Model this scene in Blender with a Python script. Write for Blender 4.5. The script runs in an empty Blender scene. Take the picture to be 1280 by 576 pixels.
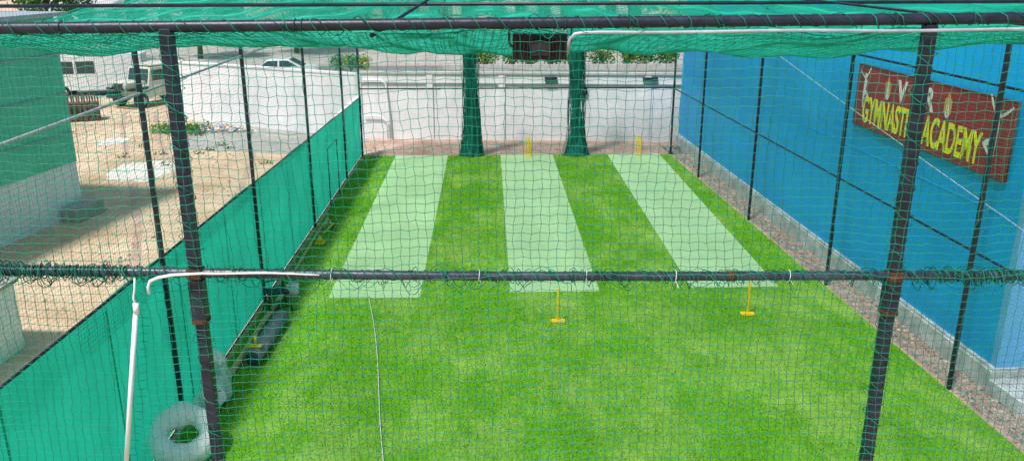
import bpy, math, random
import numpy as np
from mathutils import Vector, Matrix, noise as mnoise
random.seed(7); rng=np.random.default_rng(7)
scene=bpy.context.scene
COL=scene.collection

# ---------------------------------------------------------------- materials
def mat(name,col,col2=None,rough=.7,var=.15,scale=3.,bump=0.,bscale=40.,metal=0.,island=0.,spec=.3,stretch=None,trans=0.,det=6,big=0.):
    m=bpy.data.materials.new(name); m.use_nodes=True
    nt=m.node_tree; N=nt.nodes; L=nt.links; b=N['Principled BSDF']
    b.inputs['Roughness'].default_value=rough; b.inputs['Metallic'].default_value=metal
    b.inputs['Specular IOR Level'].default_value=spec
    tc=N.new('ShaderNodeTexCoord'); src=tc.outputs['Object']
    if stretch:
        mp=N.new('ShaderNodeMapping'); mp.inputs['Scale'].default_value=stretch
        L.new(src,mp.inputs['Vector']); src=mp.outputs['Vector']
    n1=N.new('ShaderNodeTexNoise'); n1.inputs['Scale'].default_value=scale; n1.inputs['Detail'].default_value=det; n1.inputs['Roughness'].default_value=.65
    L.new(src,n1.inputs['Vector'])
    fac=n1.outputs['Fac']
    cr=N.new('ShaderNodeValToRGB'); e=cr.color_ramp.elements
    if col2 is None:
        a=[max(0,c*(1-var)) for c in col]; c2=[min(1,c*(1+var)) for c in col]
    else: a=col; c2=col2
    e[0].position=.33; e[1].position=.67
    e[0].color=(*a[:3],1); e[1].color=(*c2[:3],1)
    L.new(fac,cr.inputs['Fac']); out=cr.outputs['Color']
    if big>0:
        n3=N.new('ShaderNodeTexNoise'); n3.inputs['Scale'].default_value=scale*7; n3.inputs['Detail'].default_value=8; n3.inputs['Roughness'].default_value=.75
        L.new(src,n3.inputs['Vector']); mr=N.new('ShaderNodeMapRange'); mr.inputs['From Min'].default_value=.3; mr.inputs['From Max'].default_value=.7
        mr.inputs['To Min'].default_value=1-big; mr.inputs['To Max'].default_value=1+big
        L.new(n3.outputs['Fac'],mr.inputs['Value'])
        vm=N.new('ShaderNodeVectorMath'); vm.operation='SCALE'
        L.new(out,vm.inputs[0]); L.new(mr.outputs['Result'],vm.inputs['Scale']); out=vm.outputs['Vector']
    if island>0:
        g=N.new('ShaderNodeNewGeometry'); mr=N.new('ShaderNodeMapRange')
        mr.inputs['To Min'].default_value=1-island; mr.inputs['To Max'].default_value=1+island
        L.new(g.outputs['Random Per Island'],mr.inputs['Value'])
        vm=N.new('ShaderNodeVectorMath'); vm.operation='SCALE'
        L.new(out,vm.inputs[0]); L.new(mr.outputs['Result'],vm.inputs['Scale']); out=vm.outputs['Vector']
    L.new(out,b.inputs['Base Color'])
    if bump>0:
        n2=N.new('ShaderNodeTexNoise'); n2.inputs['Scale'].default_value=bscale; n2.inputs['Detail'].default_value=4
        L.new(src,n2.inputs['Vector'])
        bp=N.new('ShaderNodeBump'); bp.inputs['Strength'].default_value=bump; bp.inputs['Distance'].default_value=.02
        L.new(n2.outputs['Fac'],bp.inputs['Height']); L.new(bp.outputs['Normal'],b.inputs['Normal'])
    if trans>0:
        tr=N.new('ShaderNodeBsdfTranslucent'); L.new(out,tr.inputs['Color'])
        mx=N.new('ShaderNodeMixShader'); mx.inputs['Fac'].default_value=trans
        L.new(b.outputs[0],mx.inputs[1]); L.new(tr.outputs[0],mx.inputs[2])
        L.new(mx.outputs[0],N['Material Output'].inputs['Surface'])
    return m

def turf_mat(name,dark,light,pale,pale_amt=.5,blade=0.):
    m=bpy.data.materials.new(name); m.use_nodes=True
    nt=m.node_tree; N=nt.nodes; L=nt.links; b=N['Principled BSDF']
    b.inputs['Roughness'].default_value=.75; b.inputs['Specular IOR Level'].default_value=.15
    g=N.new('ShaderNodeNewGeometry')
    def nz(scale,detail,sv=None,rough=.6):
        mp=N.new('ShaderNodeMapping'); L.new(g.outputs['Position'],mp.inputs['Vector'])
        if sv: mp.inputs['Scale'].default_value=sv
        n=N.new('ShaderNodeTexNoise'); n.inputs['Scale'].default_value=scale; n.inputs['Detail'].default_value=detail
        n.inputs['Roughness'].default_value=rough
        L.new(mp.outputs['Vector'],n.inputs['Vector']); return n.outputs['Fac']
    def ramp(f,a,bb,c0=(0,0,0),c1=(1,1,1)):
        r=N.new('ShaderNodeValToRGB'); r.color_ramp.elements[0].position=a; r.color_ramp.elements[1].position=bb
        r.color_ramp.elements[0].color=(*c0,1); r.color_ramp.elements[1].color=(*c1,1); L.new(f,r.inputs['Fac']); return r.outputs['Color']
    fine=ramp(nz(26,6,(1,.4,1),.8),.30,.70,dark,light)
    patch=ramp(nz(.42,10,(1.5,.8,1),.8),.45,.72)
    m1=N.new('ShaderNodeMix'); m1.data_type='RGBA'; m1.inputs[7].default_value=(*pale,1)
    mu=N.new('ShaderNodeMath'); mu.operation='MULTIPLY'; mu.inputs[1].default_value=pale_amt
    L.new(patch,mu.inputs[0]); L.new(mu.outputs[0],m1.inputs[0]); L.new(fine,m1.inputs[6])
    out=m1.outputs[2]
    for sc,sv,am in ((1.2,(1,.06,1),.08),(.9,(.3,1,1),.07)):
        streak=nz(sc,3,sv); mr=N.new('ShaderNodeMapRange'); mr.inputs['From Min'].default_value=.3; mr.inputs['From Max'].default_value=.7
        mr.inputs['To Min'].default_value=1-am; mr.inputs['To Max'].default_value=1+am; L.new(streak,mr.inputs['Value'])
        vm=N.new('ShaderNodeVectorMath'); vm.operation='SCALE'; L.new(out,vm.inputs[0]); L.new(mr.outputs['Result'],vm.inputs['Scale']); out=vm.outputs['Vector']
    if blade>0:
        m2=N.new('ShaderNodeMapRange'); m2.inputs['To Min'].default_value=1-blade; m2.inputs['To Max'].default_value=1+blade
        L.new(g.outputs['Random Per Island'],m2.inputs['Value'])
        v2=N.new('ShaderNodeVectorMath'); v2.operation='SCALE'; L.new(out,v2.inputs[0]); L.new(m2.outputs['Result'],v2.inputs['Scale']); out=v2.outputs['Vector']
    L.new(out,b.inputs['Base Color'])
    bp=N.new('ShaderNodeBump'); bp.inputs['Strength'].default_value=.4; bp.inputs['Distance'].default_value=.02
    L.new(nz(60,4,(1,.6,1)),bp.inputs['Height']); L.new(bp.outputs['Normal'],b.inputs['Normal'])
    return m

M={}
M['net']=mat('net_twine',(.004,.16,.10),(.012,.30,.19),rough=.6,scale=1.5)
M['netroof']=mat('net_twine_roof',(.006,.38,.27),(.015,.55,.40),rough=.6,scale=.9,trans=.3)
M['netdark']=mat('net_twine_dark',(.003,.045,.04),(.005,.10,.08),rough=.6,scale=2)
M['bundle']=mat('gathered_net',(.002,.05,.04),(.008,.24,.17),rough=.8,scale=9,bump=.8,bscale=60,stretch=(1,1,.3))
M['steel']=mat('painted_steel',(.005,.008,.018),(.018,.028,.05),rough=.4,scale=9,bump=.1,spec=.4)
M['rail']=mat('rail_paint',(.010,.014,.03),(.06,.07,.11),rough=.35,scale=5,bump=.1,spec=.5,stretch=(.6,1,1))
M['rust']=mat('rust',(.05,.02,.012),(.13,.06,.035),rough=.9,scale=20,bump=.4)
M['galv']=mat('galvanised',(.30,.34,.40),(.48,.52,.58),rough=.4,scale=8,metal=.3)
M['pvc']=mat('white_pvc',(.66,.69,.72),(.8,.82,.84),rough=.35,scale=5)
M['screen']=mat('green_screen',(.014,.54,.38),(.025,.68,.50),rough=.7,scale=1.1,bump=.25,bscale=6,trans=.42)
M['black']=mat('black_plastic',(.01,.011,.013),(.03,.03,.035),rough=.4,scale=10)
M['glass']=mat('dark_glass',(.02,.03,.04),rough=.08,spec=.6)
M['yellow']=mat('yellow_plastic',(.80,.56,.01),(.86,.64,.02),rough=.4,scale=5)
M['blue']=mat('blue_paint',(.003,.37,.88),(.008,.43,.95),rough=.5,scale=.5,bump=.08,bscale=15,big=.05)
M['blue_lit']=mat('blue_paint_sunlit',(.12,.42,.80),(.18,.5,.88),rough=.6,scale=.8,bump=.08)  # paler copy of the wall blue: sunlight on the front face painted in
M['white']=mat('white_wall_paint',(.66,.66,.70),(.82,.81,.84),rough=.85,scale=.9,bump=.25,bscale=18,big=.08)
M['plinth']=mat('plinth_paint',(.36,.38,.38),(.70,.72,.74),rough=.9,scale=2.2,bump=.4,bscale=20,big=.15)
M['concrete']=mat('concrete',(.25,.24,.23),(.42,.40,.38),rough=.95,scale=1,bump=.4,big=.2)
M['asphalt']=mat('asphalt',(.12,.12,.125),(.2,.2,.2),rough=.95,scale=2,bump=.4)
M['sand']=mat('sandy_soil',(.38,.26,.16),(.62,.49,.36),rough=1,scale=.35,bump=1.,bscale=7,det=9,big=.22)
M['rsand']=mat('red_sandy_soil',(.34,.20,.15),(.52,.38,.32),rough=1,scale=1.4,bump=.7,bscale=14,big=.2)
M['gravel']=mat('gravel_bits',(.22,.17,.14),(.52,.46,.42),rough=1,scale=8,island=.5)
M['cement']=mat('spilled_cement',(.50,.47,.43),(.68,.65,.61),rough=1,scale=2,bump=.6,big=.2)
M['shed']=mat('green_sheet',(.09,.50,.32),(.14,.60,.42),rough=.55,scale=1.2,big=.1)
M['sign']=mat('sign_red',(.29,.010,.030),(.38,.020,.045),rough=.45,scale=2)
M['signy']=mat('sign_yellow',(.93,.90,.02),rough=.5)
M['signw']=mat('sign_white',(.82,.78,.80),rough=.5)
M['signo']=mat('sign_orange',(.65,.35,.08),rough=.5)
M['car']=mat('white_car_paint',(.62,.64,.66),(.7,.72,.74),rough=.25,scale=3,spec=.5)
M['cream']=mat('cream_car_paint',(.58,.55,.46),(.68,.66,.57),rough=.3,scale=3,spec=.5)
M['rubber']=mat('rubber',(.015,.015,.015),rough=.8)
M['brown']=mat('rusty_brown',(.09,.045,.035),(.17,.09,.07),rough=.9,scale=5,bump=.4)
M['leaf']=mat('leaf_green',(.02,.09,.012),(.08,.22,.02),rough=.6,scale=1.5,island=.5,trans=.25)
M['leafy']=mat('leaf_yellowgreen',(.16,.28,.01),(.35,.42,.02),rough=.6,scale=1.5,island=.4,trans=.25)
M['bark']=mat('bark',(.07,.05,.035),(.14,.1,.07),rough=.95,scale=6,bump=.6)
M['sack']=mat('white_sack',(.74,.76,.77),(.84,.85,.84),rough=.5,scale=3)
M['bag']=mat('grey_plastic_bag',(.25,.42,.34),(.55,.68,.62),rough=.35,scale=5)
M['mat']=mat('grey_mat',(.15,.165,.19),(.22,.24,.27),rough=.7,scale=12,bump=.2)
M['bamboo']=mat('bamboo',(.48,.36,.16),(.66,.52,.28),rough=.6,scale=6)
M['kerb']=mat('kerb_stone',(.38,.37,.35),(.55,.54,.52),rough=.95,scale=3,bump=.3)
M['beige']=mat('beige_plaster',(.42,.38,.31),(.52,.48,.4),rough=.9,scale=1,bump=.2)
M['litb']=mat('blue_litter',(.05,.2,.5),rough=.5); M['litr']=mat('brick_litter',(.35,.16,.10),rough=.9)
TD,TL,TP=(.050,.225,.004),(.160,.42,.012),(.44,.60,.16)
M['turf']=turf_mat('artificial_turf_pile',TD,TL,TP,.65)
M['blade']=turf_mat('turf_blade',TD,TL,TP,.65,blade=.4)
SD,SL,SP_=(.29,.50,.24),(.38,.60,.32),(.50,.68,.40)
M['strip']=turf_mat('pitch_strip_pile',SD,SL,SP_,.4)
M['sblade']=turf_mat('strip_blade',SD,SL,SP_,.4,blade=.22)

# ---------------------------------------------------------------- mesh builder
class MB:
    def __init__(s): s.v=[]; s.f=[]; s.mi=[]; s.mats=[]; s.sm=[]
    def m(s,k):
        mm=M[k]
        if mm not in s.mats: s.mats.append(mm)
        return s.mats.index(mm)
    def add(s,v,f,k,smooth=False):
        o=len(s.v); i=s.m(k); s.v+= [tuple(p) for p in v]
        for q in f: s.f.append([o+a for a in q]); s.mi.append(i); s.sm.append(smooth)
    def box(s,c,d,k,rz=0.,rx=0.,ry=0.):
        R=Matrix.Rotation(rz,3,'Z')@Matrix.Rotation(rx,3,'X')@Matrix.Rotation(ry,3,'Y'); c=Vector(c)
        v=[c+R@Vector((x*d[0]/2,y*d[1]/2,z*d[2]/2)) for x in(-1,1) for y in(-1,1) for z in(-1,1)]
        s.add(v,[(0,1,3,2),(4,6,7,5),(0,4,5,1),(2,3,7,6),(0,2,6,4),(1,5,7,3)],k)
    def tube(s,pts,r,k,seg=8,caps=True,smooth=True,phase=0.):
        pts=[Vector(p) for p in pts]; n=len(pts); rr=r if isinstance(r,(list,tuple)) else [r]*n
        t0=(pts[1]-pts[0]).normalized(); up=Vector((0,0,1)) if abs(t0.z)<.9 else Vector((1,0,0))
        e1=t0.cross(up).normalized(); V=[];F=[]
        for i,p in enumerate(pts):
            t=(pts[min(i+1,n-1)]-pts[max(i-1,0)]).normalized()
            e1=(e1-t*e1.dot(t)).normalized(); e2=t.cross(e1)
            for j in range(seg):
                a=2*math.pi*j/seg+phase; V.append(p+rr[i]*(math.cos(a)*e1+math.sin(a)*e2))
        for i in range(n-1):
            for j in range(seg):
                k2=(j+1)%seg; F.append((i*seg+j,i*seg+k2,(i+1)*seg+k2,(i+1)*seg+j))
        if caps: F.append(tuple(range(seg))[::-1]); F.append(tuple((n-1)*seg+j for j in range(seg)))
        s.add(V,F,k,smooth)
    def extrude(s,prof,axis_fn,k):
        n=len(prof); V=[axis_fn(p,0) for p in prof]+[axis_fn(p,1) for p in prof]
        F=[tuple(range(n))[::-1],tuple(range(n,2*n))]+[(i,(i+1)%n,n+(i+1)%n,n+i) for i in range(n)]
        s.add(V,F,k)
    def build(s,name,parent=None,bevel=0.,loc=None,rz=0.):
        me=bpy.data.meshes.new(name); me.from_pydata(s.v,[],s.f)
        for m_ in s.mats: me.materials.append(m_)
        me.polygons.foreach_set('material_index',s.mi); me.polygons.foreach_set('use_smooth',s.sm); me.update()
        ob=bpy.data.objects.new(name,me); COL.objects.link(ob)
        if parent: ob.parent=parent
        if bevel:
            b=ob.modifiers.new('b','BEVEL'); b.width=bevel; b.segments=2; b.limit_method='ANGLE'
        if loc: ob.location=loc
        ob.rotation_euler[2]=rz
        return ob
def empty(name,loc=(0,0,0)):
    e=bpy.data.objects.new(name,None); e.empty_display_size=.2; e.location=loc; COL.objects.link(e); return e
def npmesh(name,V,F,m,parent=None,smooth=False):
    me=bpy.data.meshes.new(name); V=np.asarray(V,dtype=np.float32).reshape(-1,3); F=np.asarray(F,dtype=np.int32)
    k=F.shape[1]; me.vertices.add(len(V)); me.vertices.foreach_set('co',V.ravel())
    me.loops.add(F.size); me.loops.foreach_set('vertex_index',F.ravel())
    me.polygons.add(len(F)); me.polygons.foreach_set('loop_start',np.arange(0,F.size,k,dtype=np.int32))
    me.polygons.foreach_set('loop_total',np.full(len(F),k,dtype=np.int32))
    me.materials.append(m); me.update(calc_edges=True); me.validate()
    ob=bpy.data.objects.new(name,me); COL.objects.link(ob)
    if parent: ob.parent=parent
    return ob
def tubes_np(P,r,e1,e2):
    L,n,_=P.shape; e1=np.array(e1,float); e2=np.array(e2,float)
    off=np.array([math.cos(2*math.pi*k/3)*e1+math.sin(2*math.pi*k/3)*e2 for k in range(3)])*r
    V=P[:,:,None,:]+off[None,None]
    idx=np.arange(L*n*3).reshape(L,n,3); a=idx[:,:-1,:]; b=idx[:,1:,:]
    F=np.stack([a,np.roll(a,-1,2),np.roll(b,-1,2),b],-1).reshape(-1,4)
    return V.reshape(-1,3),F
def net(name,fn,u0,u1,v0,v1,sp,stepu,stepv,r,eu,ev,nrm,m,parent,spv=None):
    spv=spv or sp
    us=np.arange(u0,u1+1e-6,sp); vv=np.arange(v0,v1+1e-6,stepv)
    A=fn(*np.meshgrid(us,vv,indexing='ij'))
    vs=np.arange(v0,v1+1e-6,spv); uu=np.arange(u0,u1+1e-6,stepu)
    U,Vv=np.meshgrid(uu,vs,indexing='ij'); B=fn(U,Vv).transpose(1,0,2)
    va,fa=tubes_np(A,r,eu,nrm); vb,fb=tubes_np(B,r,ev,nrm)
    return npmesh(name,np.vstack([va,vb]),np.vstack([fa,fb+len(va)]),m,parent)

XL=lambda Y:-4.75-.0078*(31.4-Y)
XR=lambda Y:7.05+.047*(31.4-Y)
XW=lambda Y:7.75+.043*(32.8-Y)
NEAR=4.5; FAR=31.4

# ---------------------------------------------------------------- ground
b=MB(); R=450
b.add([(-R,-R/2,0),(R,-R/2,0),(R,R*1.5,0),(-R,R*1.5,0)],[(0,1,2,3)],'sand'); b.build('ground')
def sheet(name,poly,z,k):
    b=MB(); b.add([(x,y,z) for x,y in poly],[tuple(range(len(poly)))],k); return b.build(name)
sheet('red_soil_strip',[(-5.0,31.3),(7.9,31.3),(7.8,33.6),(-5.2,34.8)],.004,'rsand')
sheet('side_path',[(XR(3),3),(XW(3)+.2,3),(XW(33),33),(XR(33),33)],.004,'rsand')
sheet('concrete_yard',[(-12.8,33.2),(-5.0,31.0),(-5.0,35.2),(-13.2,38.8)],.006,'concrete')
sheet('road',[(-120,47),(120,45),(120,60),(-120,62)],.004,'asphalt')
sheet('pavement_apron',[(-60,62.6),(90,60.6),(90,90),(-60,90)],.008,'concrete')
sheet('artificial_turf',[(XL(3.4)+.06,3.4),(XR(3.4)-.03,3.4),(XR(FAR)-.03,FAR),(XL(FAR)+.06,FAR)],.012,'turf')
STR=[(-3.5,-1.5,17.1),(.5,2.5,17.35),(4.6,6.6,17.5)]
for i,(a,c,y0) in enumerate(STR):
    sheet('pitch_strip' if i==0 else 'pitch_strip.%03d'%i,[(a-.02,y0),(c-.02,y0),(c,31.35),(a,31.35)],.018,'strip')
def blades(name,n,xr,yr,m,inside,h=.03,w=.007):
    x=rng.uniform(*xr,n); y=yr[0]+(yr[1]-yr[0])*rng.random(n)**1.35
    k=inside(x,y); x=x[k]; y=y[k]; n=len(x)
    a=rng.uniform(0,2*np.pi,n); hh=h*rng.uniform(.5,1.15,n); ww=w*rng.uniform(.7,1.4,n)*(1+ (y-8)/25)
    lx=rng.normal(0,.012,n); ly=rng.normal(0,.012,n)
    p0=np.stack([x-np.cos(a)*ww,y-np.sin(a)*ww,np.full(n,.012)],1)
    p1=np.stack([x+np.cos(a)*ww,y+np.sin(a)*ww,np.full(n,.012)],1)
    p2=np.stack([x+lx,y+ly,.012+hh],1)
    V=np.stack([p0,p1,p2],1).reshape(-1,3); F=np.arange(3*n).reshape(-1,3)
    return npmesh(name,V,F,m)
def instrip(x,y):
    r=np.zeros_like(x,bool)
    for a,c,y0 in STR: r|=(x>a)&(x<c)&(y>y0)
    return r
blades('turf_grass_pile',260000,(-5,8.5),(8,31.4),M['blade'],lambda x,y:(x>XL(y)+.07)&(x<XR(y)-.05)&~instrip(x,y),h=.026)
blades('pitch_strip_grass',60000,(-3.6,6.7),(17,31.3),M['sblade'],instrip,h=.016)

# ---------------------------------------------------------------- cage
cage=empty('cricket_net_cage',(1.5,18,0)); CI=cage
def cbuild(b,name,**k):
    o=b.build(name,**k); o.parent=CI; o.location=(-1.5,-18,0); return o
def cfix(o): o.parent=CI; o.location=(-1.5,-18,0)
PY=[12.7,17.6,22.7,27.7,FAR]; PYL=[12.0,17.0,22.4,27.8]
zs=lambda Y:2.2+.03*(31.4-Y)
b=MB()
def post(x,y,h,w=.075,k='steel'): b.box((x,y,h/2),(w,w,h),k)
zt=lambda x:6.70+.0078*x
zm=lambda x:5.30-.0173*x-.02*math.cos(x)*.5
for y in PYL: post(XL(y),y,6.7,.065)
for y in PY[:-1]: post(XR(y),y,6.7,.065)
for x in (XL(FAR),-.6,3.35,XR(FAR)): post(x,FAR,6.7,.07)
for x in (XL(NEAR),-1.66,2.36,XR(NEAR)): post(x,NEAR,6.68+.01*(x>0),.064)
cbuild(b,'posts',bevel=.006)
b=MB()
for x in(-1.66,2.36):
    b.box((x,NEAR-.002,5.17),(.082,.082,.24),'steel'); b.box((x,NEAR-.003,5.04),(.086,.086,.03),'rust')
    b.box((x,NEAR-.004,zm(x)),(.084,.084,.06),'rust')
cbuild(b,'post_sleeves',bevel=.006)
b=MB()
xs=np.linspace(XL(NEAR),XR(NEAR),30)
b.tube([(x,NEAR,zt(x)) for x in xs],.031,'steel',seg=10)
b.tube([(x,NEAR,zm(x)) for x in xs],.027,'rail',seg=10)
b.tube([(x,NEAR,2.6) for x in xs],.028,'rail',seg=8)
for x in (1.38,3.2):
    b.tube([(x,NEAR,zm(x)),(x+.05,NEAR,zm(x+.05))],.030,'rust',seg=10)
b.tube([(XL(NEAR),NEAR,5.25),(XL(FAR),FAR,5.25)],.022,'galv',seg=8)
b.tube([(XL(NEAR),NEAR,6.66),(XL(FAR),FAR,6.66)],.024,'steel',seg=8)
b.tube([(XL(NEAR),NEAR,zs(NEAR)+.02),(XL(FAR),FAR,zs(FAR)+.02)],.02,'steel',seg=8)
for h in (5.2,2.52,6.66): b.tube([(XR(NEAR),NEAR,h),(XR(FAR),FAR,h)],.022,'steel',seg=8)
for h in (2.55,5.2,6.66): b.tube([(XL(FAR),FAR,h),(XR(FAR),FAR,h)],.024,'steel',seg=8)
for y in PY[:-1]+[8.6]: b.tube([(XL(y),y,6.66 if y!=8.6 else 6.60),(XR(y),y,6.66 if y!=8.6 else 6.64)],.026 if y!=8.6 else .018,'steel',seg=8)
for x in (-.6,3.35): b.tube([(x,NEAR,6.64),(x,FAR,6.64)],.012,'steel',seg=8)
b.tube([(XL(24.5)+.06,24.5,0),(XL(24.5)+.06,24.5,1.75),(XL(26)+.06,26,1.75),(XL(26)+.06,26,0)],.018,'steel',seg=6,smooth=False)
cbuild(b,'rails')
SP=.05
def f_near(U,V):
    dx=.013*np.sin(1.7*V+.9*U)+.009*np.sin(4.3*V-2.1*U+1)+.004*np.sin(11*V+5*U)+.003*np.sin(23*V+17*U)
    dz=.014*np.sin(1.3*U+.8)+.012*np.sin(3.9*U+1.3*V)+.004*np.sin(13*U+7*V)+.002*np.sin(29*U+19*V)
    dy=.03*np.sin(2.2*U+V)+.03*np.sin(3.1*V)
    h1=np.sin(U*812.3+V*377.7)*43758.5; h1=h1-np.floor(h1)-.5
    h2=np.sin(U*215.1+V*921.3)*24634.6; h2=h2-np.floor(h2)-.5
    iu=np.rint(U/SP); iv=np.rint(V/SP)
    return np.stack([U+dx+h1*.004+.003*np.where(iv%2==0,1,-1)*np.where(iu%2==0,1,-1),NEAR-.055+dy*.5,V+dz+h2*.004+.003*np.where(iu%2==0,1,-1)],-1)
cfix(net('front_net',f_near,-4.9,8.3,.05,6.68,SP,SP,SP,.0018,(1,0,0),(0,0,1),(0,1,0),M['net'],None))
def f_side(X,ph):
    def f(U,V):
        return np.stack([np.vectorize(X)(U)+.03*np.sin(U*1.3+ph)+.03*np.sin(V*2+U*.7),U+.01*np.sin(V*3+U*2),V+.03*np.sin(U*1.1+ph)],-1)
    return f
cfix(net('side_net_left',f_side(lambda y:XL(y)-.03,0),NEAR,FAR,2.4,6.66,.06,.3,.3,.0018,(0,1,0),(0,0,1),(1,0,0),M['net'],None))
cfix(net('side_net_right',f_side(lambda y:XR(y)+.03,2),NEAR,FAR,.05,6.66,.06,.3,.3,.0016,(0,1,0),(0,0,1),(1,0,0),M['net'],None))
def f_far(U,V): return np.stack([U+.02*np.sin(V*2+U),FAR+.04+.03*np.sin(U*1.3+V),V+.03*np.sin(U*1.2)],-1)
cfix(net('far_net',f_far,-4.75,7.05,.05,6.66,.06,.3,.3,.002,(1,0,0),(0,0,1),(0,1,0),M['net'],None))
bays=[NEAR,12.7,17.6,22.7,27.7,FAR]
def mk_roof(a0,dz,ph):
    def f_roof(U,V):
        z=np.full_like(U,6.66)
        for i in range(5):
            a,c=bays[i],bays[i+1]; k=(V>=a)&(V<=c+1e-9); t=np.clip((V-a)/(c-a),0,1)
            s=(4*t*(1-t))**.9*(a0 if i==0 else .24)
            s=s*(1+(.12*np.sin(U*.9+i+ph)+.08*np.sin(U*2.3+2+ph)+.05*np.sin(U*6.1+ph)) -.006*(U+.3)**2*(i==0))
            z=np.where(k,6.67-s-dz,z)
        z=z+.02*np.sin(U*5+V*3+ph)+.015*np.sin(U*9-V*4)
        w=(XR(V)-XL(V))/(XR(NEAR)-XL(NEAR))
        return np.stack([XL(V)+(U-XL(NEAR))*w+.02*np.sin(V*2+U),V+.02*np.sin(U*3+V),z],-1)
    return f_roof
cfix(net('roof_net',mk_roof(.39,0,0),XL(NEAR),XR(NEAR),NEAR+.05,FAR,.05,.15,.25,.003,(1,0,0),(0,1,0),(0,0,1),M['netroof'],None,spv=.05))
cfix(net('roof_shade_net',mk_roof(.30,.012,1.),XL(NEAR),XR(NEAR),NEAR+.05,FAR,.04,.15,.3,.0024,(1,0,0),(0,1,0),(0,0,1),M['netroof'],None,spv=.04))
# lashings
b=MB()
def helix(x0,x1,zf,rad,pitch,amp,k,r,y=NEAR,seed=0):
    pts=[]; n=int((x1-x0)/pitch*9); rr=random.Random(seed); am=1.
    for i in range(n+1):
        x=x0+(x1-x0)*i/n; a=2*math.pi*i/9+seed
        if i%5==0: am=1+amp*rr.random()**3
        pts.append((x+rr.uniform(-.006,.006),y+rad*am*math.cos(a),zf(x)+rad*am*math.sin(a)-(am-1)*rad*.4))
    b.tube(pts,r,k,seg=4)
for s,(p,a,k) in enumerate([(.09,.8,'netdark'),(.13,1.3,'net'),(.19,1.7,'netdark'),(.3,2.2,'net')]):
    helix(XL(NEAR),XR(NEAR),zm,.030,p,a,k,.0022,seed=s+1)
for s,(x0,x1) in enumerate([(-4.8,-2.0),(-4.8,-1.9),(2.5,8.2),(2.6,8.0),(-4.8,-2.05)]):
    helix(x0,x1,zm,.032,.04,1.5,'net' if s%2 else 'netdark',.0028,seed=s+20)
helix(XL(NEAR),XR(NEAR),zt,.034,.14,.5,'net',.0022,seed=9)
helix(XL(NEAR),XR(NEAR),zt,.034,.23,.8,'netdark',.0022,seed=10)
for x in (-1.66,2.36):
    for s in range(2):
        rr=random.Random(s+int(x*10)); pts=[]
        for i in range(420):
            z=6.65-i*.0155; a=i*(.45+.2*s)+s
            am=1+rr.random()**4*.6
            pts.append((x+.048*am*math.cos(a),NEAR-.0+.048*am*math.sin(a),z))
        b.tube(pts,.002,'netdark' if s else 'net',seg=4)
for i in range(26):
    x=random.uniform(-3,3.5); z=(zt if i%2 else zm)(x)
    pts=[(x+.004*math.sin(t),NEAR+.036*math.cos(t),z+.036*math.sin(t)) for t in np.linspace(0,6.28,12)]+[(x+.01,NEAR-.06,z-.02-random.random()*.03)]
    b.tube(pts,.0025,'pvc' if i%4==0 else 'netdark',seg=4)
cbuild(b,'lashings')
b=MB()
for i in range(110):
    x=random.uniform(-4.5,6.5); z=(zm(x) if i%3 else zt(x))-.02; d=random.uniform(.02,.06); w=random.uniform(-.15,.15)
    pts=[(x+w*t,NEAR-.05-.02*math.sin(t*3),z-d*math.sin(t*math.pi)) for t in np.linspace(0,1,7)]
    b.tube(pts,.0018,'netdark' if i%2 else 'net',seg=4)
cbuild(b,'loose_threads')
# gathered net dividers at the far end
for i,x0 in enumerate((-.6,3.35)):
    b=MB(); nz_=46; na=36; V=[];F=[]
    for j in range(nz_):
        t=j/(nz_-1); z=.02+t*6.6
        base=.22+.17*math.exp(-t*15)+.04*math.sin(t*9+i*2)-.03*math.exp(-((t-.3)/.1)**2)
        for k in range(na):
            a=2*math.pi*k/na
            r=base*(1+.16*math.sin(a*7+t*2.4+i)+.10*math.sin(a*11-t*4)+.12*mnoise.noise(Vector((math.cos(a)*2,math.sin(a)*2,z*1.4+i*9))))
            V.append((x0+.05*math.sin(z*1.1+i)+r*math.cos(a),FAR-.15+.55*r*math.sin(a),z))
    for j in range(nz_-1):
        for k in range(na):
            k2=(k+1)%na; F.append((j*na+k,j*na+k2,(j+1)*na+k2,(j+1)*na+k))
    b.add(V,F,'bundle',True)
    for q in range(70):
        a=random.random()*6.28; r=.23*random.uniform(.9,1.4); ph=random.random()*6
        pts=[(x0+r*(1+.7*math.exp(-z*1.2))*math.cos(a+.2*math.sin(z+ph))+.03*math.sin(z*3+ph),FAR-.15+.6*r*math.sin(a),z) for z in np.linspace(.02,6.5,24)]
        b.tube(pts,.007,'net' if q%2 else 'netdark',seg=3,caps=False)
    cbuild(b,'gathered_divider_net_%d'%(i+1))

# green wind screen along the left side
V=[];F=[];nY=140;nZ=14
for i in range(nY+1):
    Y=3.6+(FAR+.15-3.6)*i/nY
    for j in range(nZ+1):
        t=j/nZ; z=.03+t*(zs(Y)-.03)+(.03*math.sin(Y*1.28) if j==nZ else 0)
        x=XL(Y)-.05+.07*math.sin(math.pi*t)*mnoise.noise(Vector((Y*.9,z*.8,0)))+.016*math.sin(Y*7+z)*math.sin(math.pi*t)
        V.append((x,Y,z))
for i in range(nY):
    for j in range(nZ):
        a=i*(nZ+1)+j; F.append((a,a+1,a+nZ+2,a+nZ+1))
b=MB(); b.add(V,F,'screen',True)
b.tube([(XL(Y)-.02,Y,.03) for Y in np.linspace(3.6,FAR+.15,60)],.014,'netdark',seg=5)
for Y in np.arange(5.2,31,2.45): b.box((XL(Y)-.012,Y,zs(Y)/2),(.006,.035,zs(Y)-.1),'screen')
b.build('green_wind_screen')

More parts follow.
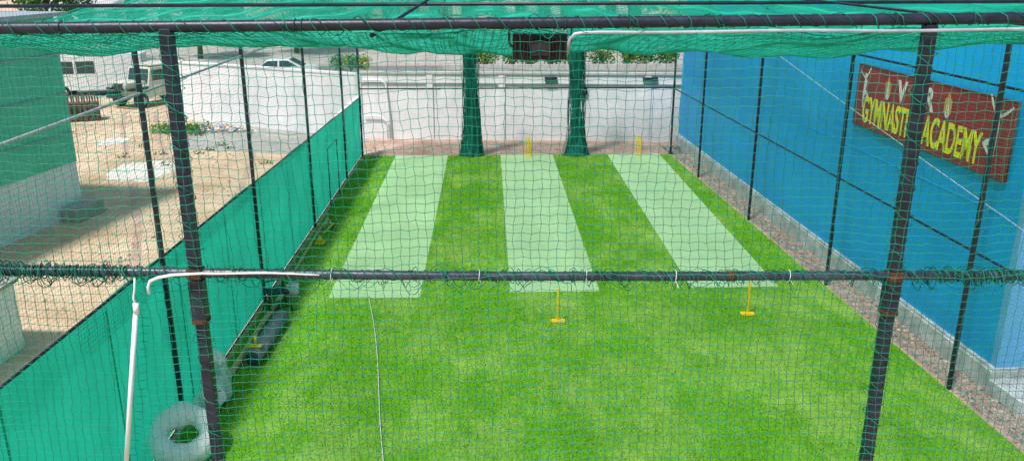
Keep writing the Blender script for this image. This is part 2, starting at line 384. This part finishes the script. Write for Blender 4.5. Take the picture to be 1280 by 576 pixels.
# floodlight + conduit
b=MB(); fx,fz=.285,6.575
b.box((fx,NEAR+.06,fz),(.29,.045,.135),'black')
for i in range(13): b.box((fx-.132+i*.022,NEAR+.025,fz),(.006,.03,.11),'black')
b.box((fx,NEAR+.087,fz),(.26,.006,.11),'glass'); b.box((fx,NEAR+.0,fz-.005),(.11,.05,.07),'black')
b.tube([(fx-.15,NEAR+.06,fz),(fx-.165,NEAR+.03,fz+.03),(fx-.165,NEAR-.0,6.70),(fx+.165,NEAR-.0,6.70),(fx+.165,NEAR+.03,fz+.03),(fx+.15,NEAR+.06,fz)],.008,'black',seg=6,smooth=False)
b.build('floodlight',bevel=.003)
b=MB(); pts=[(.43,NEAR-.02,6.55),(.43,NEAR-.05,6.60),(.435,NEAR-.06,6.625),(.46,NEAR-.062,6.650),(.5,NEAR-.062,6.656)]+[(x,NEAR-.062,6.656+.004*x+.003*math.sin(x*5)) for x in np.linspace(.6,6,30)]
b.tube(pts,.009,'galv',seg=8); b.build('cable_conduit')
b=MB()
pts=[(-2.2,NEAR-.08,4.05),(-2.095,NEAR-.08,4.6),(-1.99,NEAR-.08,5.14)]
b.tube(pts,.014,'pvc',seg=10)
b.tube([(-1.99,NEAR-.08,5.12),(-1.985,NEAR-.08,5.18)],.017,'pvc',seg=10)
pts=[(-1.985,NEAR-.08,5.16),(-1.995,NEAR-.08,5.21),(-1.98,NEAR-.08,5.27),(-1.972,NEAR-.08,5.33)]; b.tube(pts,.006,'pvc',seg=8)
pts=[(-1.9,NEAR-.09,5.24),(-1.9,NEAR-.09,5.28),(-1.885,NEAR-.09,5.315),(-1.84,NEAR-.09,5.335),(-1.76,NEAR-.09,5.35)]+[(x,NEAR-.07,zm(x)+.026+.004*math.sin(x*9)) for x in np.linspace(-1.6,-.95,8)]
b.tube(pts,[.009]*5+[.0075,.007,.006,.006,.005,.005,.0045,.004],'pvc',seg=8)
b.tube([(-2.2,NEAR-.08,4.05),(-2.3,NEAR-.06,3.5),(-2.45,NEAR-.05,0.0)],.014,'pvc',seg=10)
b.build('white_drain_pipe')

# ---------------------------------------------------------------- stumps
def stump(name,x,y,n,z=.02):
    b=MB(); b.box((0,0,.02),(.29,.15,.035),'yellow'); b.box((0,0,.045),(.2,.05,.02),'yellow')
    for i in range(n):
        xx=(i-(n-1)/2)*.09
        b.tube([(xx,0,.04),(xx,0,.68),(xx,0,.70),(xx,0,.735),(xx,0,.74)],[.026,.026,.021,.016,.006],'yellow',seg=10)
    if n>1:
        for s in(-1,1): b.tube([(s*.045-.05,0,.745),(s*.045,0,.75),(s*.045+.05,0,.745)],[.006,.010,.006],'yellow',seg=6)
    b.build(name,loc=(x,y,z),bevel=.004)
stump('cricket_stumps',1.55,31.1,3); stump('cricket_stumps.001',5.75,31.2,3)
stump('target_stump',1.41,15.7,1); stump('target_stump.001',5.4,15.95,1)

b=MB(); b.tube([(-2.65+.05*math.sin(t*5)+1.25*t*.95,17.2-6.8*t,.045) for t in np.linspace(0,1.1,30)],.006,'pvc',seg=5); b.build('white_rope')
b=MB(); b.tube([(XR(Y)+.1,Y,6.3-(31.4-Y)*.165+.1*((Y-22)/10)**2) for Y in np.linspace(31,9,30)],.006,'pvc',seg=5)
b.build('white_cable')

# ---------------------------------------------------------------- blue building (right)
bb=empty('blue_gymnastics_building',(12,23,0))
def bbuild(b,name,**k):
    o=b.build(name,**k); o.parent=bb; o.location=(-12,-23,0); return o
def prism(b,poly,z0,z1,k):
    n=len(poly); V=[(x,y,z0) for x,y in poly]+[(x,y,z1) for x,y in poly]
    F=[tuple(range(n))[::-1],tuple(range(n,2*n))]+[(i,(i+1)%n,n+(i+1)%n,n+i) for i in range(n)]
    b.add(V,F,k)
YN=12.75
b=MB(); prism(b,[(XW(YN),YN),(22,YN+.6),(22,33.4),(XW(33.2),33.2)],.42,8.6,'blue'); bbuild(b,'walls')
b=MB(); prism(b,[(XW(YN)-.003,YN-.16),(22,YN+.44),(22,YN+.595),(XW(YN),YN-.004)],.42,8.58,'blue_lit'); bbuild(b,'front_face')
b=MB(); prism(b,[(XW(YN)-.09,YN-.2),(22.1,YN+.4),(22.1,33.5),(XW(33.3)-.09,33.3)],0,.40,'plinth')
prism(b,[(XW(YN)-.06,YN-.19),(22.05,YN+.41),(22.05,33.48),(XW(33.3)-.06,33.29)],.40,.45,'plinth'); bbuild(b,'plinth',bevel=.01)
b=MB(); prism(b,[(XW(YN)-.02,YN-.2),(22.5,YN+.1),(22.5,33.9),(XW(33.6)-.02,33.6)],8.6,8.8,'concrete'); bbuild(b,'roof_slab')
b=MB()
for Y in np.arange(16.,33,3.4):
    b.box((XW(Y)-.004,Y,4.5),(.012,.05,8.1),'blue',rz=.043)
for z in (3.0,6.0): b.tube([(XW(33)-.004,33,z),(XW(13)-.004,13,z)],.008,'blue',seg=6)
bbuild(b,'wall_joints')
b=MB(); prism(b,[(XW(12.5)-.12,12.55),(XW(12.5)-.05,11.75),(12,12.0),(12,12.9)],0,.26,'plinth'); b.build('entrance_step',bevel=.015)
b=MB(); prism(b,[(8.85,11.7),(11,11.8),(12,11.2),(12,4),(8.75,4)],.01,.05,'concrete'); b.build('concrete_slab')
# sign
sg=bpy.data.objects.new('gymnastics_academy_sign',None); COL.objects.link(sg)
xa=Vector((.043,-1,0)).normalized(); up=Vector((0,0,1)); nn=xa.cross(up)
o=Vector((XW(18.6),18.6,3.55))+nn*.03
sg.matrix_world=Matrix(((xa.x,up.x,nn.x,o.x),(xa.y,up.y,nn.y,o.y),(xa.z,up.z,nn.z,o.z),(0,0,0,1)))
def sb(b,name): ob=b.build(name); ob.parent=sg; return ob
W,H=5.45,1.32
b=MB(); b.box((W/2,H/2,.01),(W,H,.03),'sign'); sb(b,'panel')
b=MB()
for p,q in (((0,0),(W,0)),((W,0),(W,H)),((W,H),(0,H)),((0,H),(0,0))): b.tube([(p[0],p[1],.02),(q[0],q[1],.02)],.018,'brown',seg=4)
sb(b,'frame')
def text(s,x,y,size,k,sx=1.,off=.012):
    c=bpy.data.curves.new('lettering_'+s.split()[0].lower(),'FONT'); c.body=s; c.size=size; c.offset=off; c.extrude=.003; c.materials.append(M[k])
    ob=bpy.data.objects.new('lettering',c); COL.objects.link(ob); ob.parent=sg; ob.location=(x,y,.032); ob.scale=(sx,1,1); return ob
text('GYMNASTICS ACADEMY',.38,.13,.78,'signy',.50,.019)
text('V',1.75,.78,.58,'signw',.9,.02); text('R',2.75,.78,.58,'signw',.9,.02)
def limb(b,p,q,w0,w1,k,z=.031):
    p=Vector(p);q=Vector(q);d=(q-p).normalized();n=Vector((-d.y,d.x))
    pts=[]
    for c,w,s in ((p,w0,1),(q,w1,-1)):
        a0=math.atan2(n.y,n.x)
        for i in range(7):
            a=a0+(math.pi*i/6 if s==1 else math.pi+math.pi*i/6); pts.append((c.x+w*math.cos(a),c.y+w*math.sin(a),z))
    b.add(pts,[tuple(range(14))],k)
def gym(b,x,y,s,fl=1):
    T=lambda u,v:(x+fl*u*s,y+v*s)
    segs=[((0,0),(.02,.33),.055,.075),((.02,.33),(.0,.5),.07,.03),((0,.56),(0,.57),.05,.05),((.0,.45),(.2,.68),.03,.02),((.2,.68),(.3,.85),.022,.015),
          ((0,.45),(-.24,.56),.03,.02),((-.24,.56),(-.42,.7),.022,.014),((0,0),(-.02,-.3),.06,.035),((-.02,-.3),(.0,-.6),.035,.018),((.02,0),(.28,-.12),.055,.035),((.28,-.12),(.1,-.3),.035,.02)]
    for i,(p,q,a,c) in enumerate(segs): limb(b,T(*p),T(*q),a*s*1.5,c*s*1.5,'signw',.0305+i*.0006)
b=MB(); gym(b,.36,.78,.6); gym(b,5.0,.62,.85,-1); sb(b,'gymnast_figures')
b=MB()
for x in (1.35,3.55):
    for i,(p,q,a,c) in enumerate([((x,.80),(x,1.1),.07,.05),((x-.09,.84),(x-.07,1.05),.03,.05),((x+.09,.84),(x+.07,1.05),.03,.05),((x,1.14),(x,1.18),.05,.03)]):
        limb(b,p,q,a,c,'signo' if i else 'signw',.0305+i*.0006)
sb(b,'emblems')

# ---------------------------------------------------------------- compound wall
b=MB()
def wall(b,p,q,t,h,k,z0=0):
    p=Vector(p);q=Vector(q);d=(q-p).normalized();n=Vector((-d.y,d.x))*t/2
    prism(b,[tuple(p-n),tuple(q-n),tuple(q+n),tuple(p+n)],z0,h,k)
C=[(-14.2,39.6),(-5.3,34.9),(9.5,33.75)]
wall(b,C[0],(C[1][0]-.05,C[1][1]+.03),.2,2.62,'white'); wall(b,(C[1][0]+.06,C[1][1]),C[2],.2,2.70,'white')
wall(b,(C[0][0]-.05,C[0][1]+.03),(C[1][0],C[1][1]+.03),.3,2.70,'white',2.623); wall(b,(C[1][0]+.05,C[1][1]),C[2],.3,2.78,'kerb',2.703)
wall(b,(C[1][0]+.06,C[1][1]-.12),(C[2][0],C[2][1]-.12),.08,2.35,'concrete',2.31)
for t in np.arange(.0,1.001,.2):
    x=C[1][0]+(C[2][0]-C[1][0])*t; y=C[1][1]+(C[2][1]-C[1][1])*t; b.box((x,y-.03,1.33),(.26,.24,2.66),'white',rz=-.078)
b.build('compound_wall')
b=MB()
def yw(x): return C[1][1]+(C[2][1]-C[1][1])*(x-C[1][0])/(C[2][0]-C[1][0])
b.tube([(-5.1,yw(-5.1)-.18,2.45),(-4.35,yw(-4.3)-.18,2.45),(-4.15,yw(-4)-.18,2.3),(-4.05,yw(-4)-.18,1.2),(-4.0,yw(-4)-.18,.05)],.035,'pvc',seg=8)
b.tube([(-5.1,yw(-5.1)-.18,.95),(-4.4,yw(-4.3)-.18,.95),(-4.15,yw(-4)-.2,.75),(-4.15,yw(-4)-.2,.05)],.03,'pvc',seg=8)
b.build('water_pipe')
b=MB(); x=3.9;y=yw(x)-.16
b.tube([(x,y+.04,2.05),(x,y-.05,2.05)],.2,'black',seg=20); b.tube([(x,y-.05,2.05),(x,y-.07,2.05)],.12,'concrete',seg=16); b.build('wall_exhaust_vent')
b=MB(); b.box((2.6,yw(2.6)-.18,2.52),(.5,.12,.16),'black'); b.box((2.6,yw(2.6)-.25,2.50),(.4,.04,.1),'glass'); b.build('wall_light_fitting')
b=MB(); b.box((6.6,yw(6.6)-.18,2.55),(.6,.12,.14),'black'); b.box((6.6,yw(6.6)-.25,2.53),(.5,.04,.08),'glass'); b.build('wall_light_fitting.001')

def stones(name,n,fn,smin,smax,k='gravel'):
    b=MB(); ks=k if isinstance(k,tuple) else (k,)
    for kk in ks:
        V=[];F=[]
        for i in range(n//len(ks)):
            x,y,z=fn(i); s=random.uniform(smin,smax); o=len(V); a=random.random()*6
            for q in ((1,0,0),(0,1,0),(-1,0,0),(0,-1,0),(0,0,.7),(0,0,-.5)):
                c,sn=math.cos(a),math.sin(a); px=q[0]*c-q[1]*sn; py=q[0]*sn+q[1]*c
                V.append((x+px*s*random.uniform(.6,1.2),y+py*s*random.uniform(.6,1.2),z+q[2]*s))
            for f in ((0,1,4),(1,2,4),(2,3,4),(3,0,4),(1,0,5),(2,1,5),(3,2,5),(0,3,5)): F.append([o+j for j in f])
        b.add(V,F,kk)
    return b.build(name)
def gs(i):
    Y=random.uniform(5,33); return (XR(Y)+.05+(XW(Y)-XR(Y)-.12)*random.random(),Y,.01)
stones('gravel',5200,gs,.008,.05)
def gp(i):
    a=random.random()*6.28; r=abs(random.gauss(0,.55)); return (-11.7+r*1.5*math.cos(a),36.6+r*.6*math.sin(a),max(0,.32-.3*r)*random.random())
stones('rubble_pile',700,gp,.04,.15,('gravel','cement','gravel','cement','litb','litr'))
stones('scattered_stones',1800,lambda i:(random.uniform(-26,-5.3),random.uniform(9,42),.01),.012,.05)
def clus(i):
    c=[(-9.3,21),(-15,33),(-8,26.5),(-17.5,37),(-10,31.5),(-7,19)][i%6]; return (c[0]+random.gauss(0,.7),c[1]+random.gauss(0,.8),.01)
stones('litter',200,clus,.02,.07,('gravel','litr','cement','gravel'))
stones('far_end_gravel',900,lambda i:(random.uniform(-5,7.4),random.uniform(31.7,33.6),.01),.01,.045)
b=MB()
for (cx,cy,rr_,sd_) in ((-12.2,29.4,1.2,3),(-15.5,34.5,.6,12)):
    V=[(cx,cy,.016)]; n=40
    for i in range(n):
        a=2*math.pi*i/n; r=rr_*(1+.35*mnoise.fractal(Vector((math.cos(a)*1.8,math.sin(a)*1.8,sd_)),1,2,4)); V.append((cx+r*math.cos(a),cy+r*1.25*math.sin(a),.008))
    b.add(V,[(0,i+1,(i+1)%n+1) for i in range(n)],'cement')
b.build('cement_patch')
b=MB()
for off in (0,1.5):
    for s,(x0,y0,x1,y1) in enumerate([(-7.0,14,-10.2,40),(-8.2,17,-17.5,42)]):
        V=[];F=[];n=60
        for i in range(n+1):
            t=i/n; x=x0+(x1-x0)*t+off+.5*math.sin(t*4+s); y=y0+(y1-y0)*t; w_=.11+.04*mnoise.noise(Vector((t*20,s,off)))
            V+=[(x-w_,y,.005+s*.004),(x+w_,y,.005+s*.004)]
        for i in range(n): F.append((2*i,2*i+1,2*i+3,2*i+2))
        b.add(V,F,'rsand')
b.build('tyre_ruts')

# ---------------------------------------------------------------- left shed
sh=empty('green_sheet_shed',(-15,19,0))
def shb(b,n,**k): o=b.build(n,**k); o.parent=sh; o.location=(15,-19,0); return o
P1=(-11.94,24.1); P0=(-14.0,13.9); nx=Vector((P1[0]-P0[0],P1[1]-P0[1])).normalized(); per=Vector((nx.y,-nx.x))
b=MB(); q=[P0,P1,(P1[0]-per.x*7,P1[1]-per.y*7),(P0[0]-per.x*7,P0[1]-per.y*7)]
prism(b,q,0,1.62,'white'); shb(b,'base_wall')
b=MB(); L_=(Vector(P1)-Vector(P0)).length
def corr(b,p,d,n,L_,z0,z1,k):
    V=[];F=[];N_=int(L_/.05)
    for i in range(N_+1):
        s=i*L_/N_; o_=.02*(1 if (i//2)%2 else -1)
        for z in (z0,z1): V.append((p[0]+d.x*s+n.x*(.05+o_),p[1]+d.y*s+n.y*(.05+o_),z))
    for i in range(N_): F.append((2*i,2*i+2,2*i+3,2*i+1))
    b.add(V,F,k)
corr(b,P0,nx,per,L_,1.55,5.6,'shed'); corr(b,P1,-per,nx,7,1.55,5.6,'shed')
shb(b,'corrugated_cladding')
b=MB(); prism(b,[(p[0],p[1]) for p in q],1.63,5.55,'shed'); prism(b,[(q[0][0]+.3,q[0][1]-.3),(q[1][0]+.3,q[1][1]+.3),(q[2][0]-.3,q[2][1]+.3),(q[3][0]-.3,q[3][1]-.3)],5.61,5.72,'galv'); shb(b,'core_and_roof')
b=MB()
for z in (2.4,3.5,4.6):
    b.tube([(P0[0]+per.x*.085,P0[1]+per.y*.085,z),(P1[0]+per.x*.085,P1[1]+per.y*.085,z)],.02,'galv',seg=5)
shb(b,'cladding_battens')
b=MB(); b.box((P1[0]+.25,P1[1]-.5,.2),(.5,1.2,.4),'concrete',rz=-.2); b.build('concrete_block',bevel=.02)
b=MB(); prism(b,[(-12,11),(-9.1,11),(-8.9,14.9),(-12,15.2)],0,1.3,'white'); prism(b,[(-12.05,10.9),(-9.05,10.9),(-8.85,15.0),(-12.05,15.3)],1.303,1.38,'concrete'); b.build('water_tank_wall',bevel=.01)

# ---------------------------------------------------------------- clutter by the screen
def cell(p,s):
    d,_=mnoise.voronoi(p*s); return d[1]-d[0]
def blob(name,c,s,k,seed,amp=.3,freq=1.3,sub=5):
    import bmesh
    bm=bmesh.new(); bmesh.ops.create_icosphere(bm,subdivisions=sub,radius=1)
    for v in bm.verts:
        q=v.co.copy()
        d=1+amp*mnoise.noise(q*freq+Vector((seed,0,0)))+.10*cell(q+Vector((seed,0,0)),2.2)
        v.co=q*d; v.co=Vector((v.co.x*s[0],v.co.y*s[1],max(v.co.z,-.9)*s[2]))
    me=bpy.data.meshes.new(name); bm.to_mesh(me); bm.free(); me.materials.append(M[k])
    for p in me.polygons: p.use_smooth=True
    ob=bpy.data.objects.new(name,me); COL.objects.link(ob); ob.location=c; return ob
bo=blob('plastic_bag_bundle',(-4.56,12.75,.34),(.22,.30,.36),'bag',3,.6)
bo2=blob('tied_neck',(.02,.05,.38),(.10,.12,.14),'sack',9,.6,1.6,4); bo2.parent=bo
bo3=blob('second_bag',(-.02,-.38,-.12),(.2,.22,.24),'sack',5,.5,1.6,4); bo3.parent=bo
V=[];F=[];na,nb=110,36
for i in range(na):
    a=2*math.pi*i/na
    for j in range(nb):
        c=2*math.pi*j/nb
        p=Vector((math.cos(a)*1.5,math.sin(a)*1.5,0))
        q3=Vector((math.cos(a)*(1+.5*math.cos(c)),math.sin(a)*(1+.5*math.cos(c)),.5*math.sin(c)))
        w=.15*(1+.30*mnoise.noise(p*.9+Vector((4,4,7)))+.20*cell(q3,2.6))
        Rr=.32*(1+.10*math.sin(a*2+1)); rad=Rr+w*math.cos(c); V.append((p.x/1.5*rad,p.y/1.5*rad*1.15,w*1.05*math.sin(c)))
for i in range(na):
    for j in range(nb):
        F.append((i*nb+j,((i+1)%na)*nb+j,((i+1)%na)*nb+(j+1)%nb,i*nb+(j+1)%nb))
b=MB(); b.add(V,F,'sack',True); ob=b.build('white_sack_roll',loc=(-4.50,10.95,.40)); ob.rotation_euler=(math.radians(30),math.radians(18),.2)
b=MB(); b.tube([(-4.30,13.9,.165),(-4.22,15.8,.165)],.15,'mat',seg=24)
for y,x in ((13.899,-4.30),(15.801,-4.22)):
    for r in (.03,.06,.09,.12): b.tube([(x+r*math.cos(t),y+(-.004 if y<14 else .004),.165+r*math.sin(t)) for t in np.linspace(0,6.28,20)],.006,'rubber',seg=4)
b.build('rolled_mat')
b=MB()
b.tube([(-4.60,12.6,.06),(-4.56,15.5,.10),(-4.52,18.2,.05)],.055,'bamboo',seg=10); b.build('bamboo_pole')
b=MB(); b.tube([(-4.6,18.6,.04),(-4.62,21,.05),(-4.6,23.2,.04)],.035,'bamboo',seg=10); b.build('bamboo_pole.001')
b=MB()
for x in(-.2,.2):
    for y in(-.2,.2): b.tube([(x*1.2,y*1.2,0),(x,y,.45),(x,y,.85 if y>0 else .45)],.016,'black',seg=6)
b.box((0,0,.46),(.44,.44,.03),'black')
for z in (.62,.74,.84): b.tube([(-.2,.2,z),(.2,.2,z)],.014,'black',seg=6)
for z in (.15,.3):
    b.tube([(-.22,-.22,z),(.22,-.22,z)],.01,'black',seg=6); b.tube([(-.22,-.22,z),(-.22,.22,z)],.01,'black',seg=6); b.tube([(.22,-.22,z),(.22,.22,z)],.01,'black',seg=6)
b.build('metal_chair',loc=(-4.45,16.45,.015),rz=.5)
b=MB(); b.tube([(0,0,0),(0,0,.26)],[.1,.13],'pvc',seg=20); b.tube([(.13*math.cos(t),.13*math.sin(t),.26) for t in np.linspace(0,6.283,20)],.008,'pvc',seg=5)
b.tube([(.13*math.cos(t),0,.26+.12*math.sin(t)) for t in np.linspace(0,3.14,10)],.004,'black',seg=4)
b.build('white_bucket',loc=(-4.30,17.3,.015))
b=MB()
for i in range(7):
    a=random.uniform(-.5,.5); b.tube([(random.uniform(-.2,.2),-.4+i*.12,.03+.02*i),(random.uniform(-.1,.3),-.1+i*.12,.25)],.02,('yellow','brown','black','bamboo')[i%4],seg=6)
b.build('cricket_bats_pile',loc=(-4.45,22,.02))
b=MB(); b.box((0,0,.02),(.25,.25,.02),'yellow'); b.tube([(0,0,.03),(0,0,.22)],[.09,.02],'yellow',seg=14); b.build('marker_cone',loc=(-4.40,20.9,.02))
b=MB(); b.box((0,0,.012),(.24,.12,.02),'yellow'); b.tube([(0,0,.02),(0.02,.02,.2)],.024,'yellow',seg=8); b.build('target_stump.002',loc=(-4.29,14.1,.316))
stones('leaf_litter',90,lambda i:(random.uniform(-4.5,7.5),random.uniform(9,30),.03),.006,.02,'bamboo')

# ---------------------------------------------------------------- vehicles
def car(name,loc,rz,kind='car',body='car'):
    b=MB()
    if kind=='car':
        W_=.85
        prof=[(-2.2,.35),(-2.2,.75),(-2.05,.88),(-1.35,.98),(-.75,1.42),(.55,1.46),(1.35,1.02),(2.05,.95),(2.2,.8),(2.2,.35)]
        b.extrude(prof,lambda p,s:(p[0],(-W_ if s==0 else W_)*(1 if p[1]<1.1 else .84),p[1]),body)
        for s in(-1,1):
            for wn in ([(-1.2,1.02),(-.7,1.36),(-.1,1.38),(-.1,1.02)],[(0,1.02),(0,1.38),(.5,1.38),(1.1,1.04)]):
                b.add([(p[0],s*(W_*(1-.16*(p[1]-.98)/.45)+.015),p[1]) for p in wn],[(0,1,2,3)],'glass')
        b.add([(-1.38,-.7,1.0),(-1.38,.7,1.0),(-.79,.66,1.42),(-.79,-.66,1.42)],[(0,1,2,3)],'glass')
        b.add([(1.38,-.7,1.03),(1.38,.7,1.03),(.6,.66,1.45),(.6,-.66,1.45)],[(0,1,2,3)],'glass')
        wx=(-1.35,1.4); wr=.31
        for s in (-.6,.6): b.box((-2.19,s,.7),(.06,.3,.12),'galv'); b.box((2.19,s,.75),(.06,.25,.12),'rust')
    elif kind=='jeep':
        W_=.9
        b.box((.3,0,.8),(3.6,1.7,.6),body); b.box((-1.55,0,1.2),(1.1,1.3,.22),body)
        prof=[(-.95,1.1),(-.75,1.95),(2.05,1.98),(2.1,1.1)]
        b.extrude(prof,lambda p,s:(p[0],-.8 if s==0 else .8,p[1]),body)
        b.add([(-.985,-.7,1.25),(-.985,.7,1.25),(-.80,.7,1.88),(-.80,-.7,1.88)],[(0,1,2,3)],'glass')
        for s in(-1,1):
            for x0,x1 in((-.7,.1),(.2,1.0),(1.1,1.9)): b.add([(x0,s*.812,1.3),(x1,s*.812,1.3),(x1,s*.812,1.82),(x0,s*.812,1.82)],[(0,1,2,3)],'glass')
            b.box((-1.6,s*.75,.98),(1.1,.3,.12),'black'); b.tube([(-2.1,s*.52,1.15),(-2.18,s*.52,1.15)],.12,'galv',seg=14)
        b.box((-2.11,0,1.1),(.04,.7,.35),'black'); b.box((-2.2,0,.6),(.12,1.7,.16),'black'); b.box((.6,0,2.05),(2.4,1.4,.06),body)
        wx=(-1.5,1.3); wr=.38
    else:
        W_=.95
        prof=[(-2.5,.4),(-2.55,1.0),(-2.3,1.25),(-1.75,2.1),(-1.5,2.25),(2.5,2.25),(2.55,.4)]
        b.extrude(prof,lambda p,s:(p[0],-W_ if s==0 else W_,p[1]),body)
        for s in(-1,1):
            for x0,x1,x2 in((-2.1,-.95,-1.7),(-.8,.1,-.8)): b.add([(x0,s*(W_+.01),1.3),(x1,s*(W_+.01),1.3),(x1,s*(W_+.01),1.95),(x2,s*(W_+.01),1.95)],[(0,1,2,3)],'glass')
        b.add([(-2.3,-.85,1.3),(-2.3,.85,1.3),(-1.8,.8,2.06),(-1.8,-.8,2.06)],[(0,1,2,3)],'glass')
        b.box((-2.56,0,.55),(.1,1.8,.25),'black'); wx=(-1.6,1.6); wr=.34
    for x in wx:
        for s in(-1,1):
            y=s*(W_-.1); b.tube([(x,y-.11,wr),(x,y+.12*1,wr)],wr,'rubber',seg=20); b.tube([(x,y+s*.12,wr),(x,y+s*.14,wr)],wr*.55,'galv',seg=12)
    return b.build(name,loc=loc,rz=rz,bevel=.03)
car('parked_jeep',(-17.4,44.5,0),math.radians(60),'jeep','cream')
car('parked_van',(-21.6,47.5,0),math.radians(12),'van')
car('parked_car',(-12.6,52.5,0),math.radians(3),'car')
car('parked_car.001',(-30,54,0),math.radians(8),'car')
b=MB()
for i in range(9): b.box((-.9+i*.225,0,.65),(.06,.05,1.3),'brown')
for z in(.1,.65,1.2): b.box((0,.045,z),(2.0,.04,.08),'brown')
for i in range(9): b.box((-.9+i*.225,.9,.55),(.06,.05,1.1),'brown')
b.box((0,.45,.45),(1.9,.7,.75),'brown'); b.build('rusty_crate',loc=(-19.0,39.0,0),rz=.3)

# ---------------------------------------------------------------- vegetation
def leaves(b,c,s,n,size,k):
    V=[];F=[]
    for i in range(n):
        d=Vector((random.gauss(0,1),random.gauss(0,1),random.gauss(0,1))).normalized()*random.random()**.4
        d*=1+.35*mnoise.noise(d*2+Vector(c))
        p=Vector((c[0]+d.x*s[0],c[1]+d.y*s[1],max(.03,c[2]+d.z*s[2])))
        a=Vector((random.gauss(0,1),random.gauss(0,1),random.gauss(0,1))).normalized(); e=a.orthogonal().normalized()*size*random.uniform(.6,1.3); f=a.cross(e)*.55
        o=len(V); V+=[p-e,p-f,p+e,p+f]; F.append((o,o+1,o+2,o+3))
    b.add(V,F,k)
x=-.2;i=0
while x<14:
    b=MB(); w=random.uniform(.5,.95)
    for q in range(3): leaves(b,(x+random.uniform(-.3,.3),58.6+random.uniform(-.2,.2),.85+random.uniform(-.1,.15)),(w,.5,.62),280,.09,'leaf' if q else 'leafy')
    b.tube([(x,58.6,0),(x,58.6,.5)],.05,'bark',seg=6); b.build('median_shrub' if i==0 else 'median_shrub.%03d'%i); x+=w*2+random.uniform(.0,.4); i+=1
b=MB()
for q in range(4): leaves(b,(-9.6+q*.55,55,.95),(.55,.5,.55),300,.08,'leafy' if q%2 else 'leaf')
b.tube([(-8.8,55,0),(-8.8,55,.6)],.05,'bark',seg=6); b.build('yellow_green_hedge')
b=MB()
for q in range(12): leaves(b,(-14.6+random.uniform(0,2.2),36.2+random.uniform(-.5,.6),.15),(.45,.35,.28),90,.07,'leaf' if q%3 else 'leafy')
b.build('weeds')
b=MB()
for q in range(9): leaves(b,(random.uniform(-14,-8),random.uniform(30,34),.05),(.3,.2,.12),30,.05,'leaf')
b.build('weeds.001')
def tree(name,x,y,h,r):
    b=MB(); b.tube([(x,y,0),(x+.1,y,h*.3),(x-.1,y+.1,h*.55),(x,y,h*.8)],[.22,.17,.12,.04],'bark',seg=9)
    for i in range(9):
        a=i*2.4; z=h*(.42+.05*i); rr=r*random.uniform(.45,.9); e=(x+rr*math.cos(a),y+rr*math.sin(a),z+r*.45)
        b.tube([(x,y,z-h*.08),((x+e[0])/2,(y+e[1])/2,z+r*.15),e],[.09,.05,.02],'bark',seg=6)
        leaves(b,e,(r*.5,r*.5,r*.38),420,.17,'leaf')
    leaves(b,(x,y,h*.85),(r*.6,r*.6,r*.4),500,.17,'leaf')
    b.build(name)
TR=[(-31,62,7,3),(-22,66,6.5,2.8),(-15.5,70,7,3.2),(6,84,8,3.4),(24,80,9,4),(-4,86,8,3.6),(-41,56,8,3.5),(16,90,8,3.5),(-28,84,9,4),(-9,88,8,3.5),(1,90,8,3.5),(11,86,8,3.5)]
for i,t in enumerate(TR): tree('tree' if i==0 else 'tree.%03d'%i,*t)
b=MB(); wall(b,(-120,62.3),(120,60.3),.25,.14,'kerb'); b.build('road_kerb'); b=MB(); wall(b,(-120,46.9),(120,44.9),.25,.14,'kerb'); b.build('road_kerb.001')
b=MB(); wall(b,(-3,58.0),(40,57.9),.2,.4,'kerb'); b.build('planter_wall')
def house(name,x,y,w,d,h,k,fl):
    e=empty(name,(x,y,0)); b=MB(); b.box((0,0,h/2),(w,d,h),k); o=b.build('walls',parent=e)
    b=MB(); b.box((0,0,h+.12),(w+.5,d+.5,.22),'concrete'); b.box((0,0,h+.55),(w*.96,d*.96,.6),k); b.build('roof',parent=e)
    b=MB()
    for f in range(fl):
        for i in range(int(w//2.6)):
            xx=-w/2+1.4+i*2.6; z=1.7+f*3.1; b.box((xx,-d/2-.02,z),(1.2,.1,1.3),'glass'); b.box((xx,-d/2-.06,z-.72),(1.4,.16,.08),'concrete'); b.box((xx,-d/2-.25,z+.8),(1.5,.5,.07),'concrete'); b.box((xx,-d/2-.075,z),(.05,.02,1.3),'pvc')
    b.build('windows',parent=e)
house('distant_house',-12,100,16,9,6.6,'beige',2); house('distant_house.001',10,104,20,9,9.6,'white',3); house('distant_house.002',36,100,16,9,6.6,'beige',2); house('distant_house.003',-38,96,20,10,9.6,'white',3)

# ---------------------------------------------------------------- light
w=bpy.data.worlds.new('World'); scene.world=w; w.use_nodes=True; N=w.node_tree.nodes; L=w.node_tree.links
sky=N.new('ShaderNodeTexSky'); sky.sky_type='NISHITA'; sky.sun_disc=False
az=math.radians(218); el=math.radians(62)
sky.sun_elevation=el; sky.sun_rotation=az; sky.air_density=1.0; sky.dust_density=3.0; sky.ozone_density=1.0
bg=N['Background']; L.new(sky.outputs[0],bg.inputs['Color']); bg.inputs['Strength'].default_value=.15
sd=Vector((math.sin(az)*math.cos(el),math.cos(az)*math.cos(el),math.sin(el)))
ld=bpy.data.lights.new('sun','SUN'); ld.energy=4.9; ld.angle=math.radians(6); ld.color=(1,.96,.9)
lo=bpy.data.objects.new('sun',ld); COL.objects.link(lo); lo.rotation_euler=(-sd).to_track_quat('-Z','Y').to_euler(); lo.location=(0,-10,40)
scene.view_settings.view_transform='Standard'; scene.view_settings.look='None'; scene.view_settings.exposure=0

# ---------------------------------------------------------------- camera
cd=bpy.data.cameras.new('camera'); cd.lens=36*1045/1280; cd.sensor_width=36; cd.clip_end=1500; cd.clip_start=.05
co=bpy.data.objects.new('camera',cd); COL.objects.link(co); co.location=(0,0,7)
co.rotation_euler=(math.radians(90-17.7),0,math.radians(-1.72)); scene.camera=co
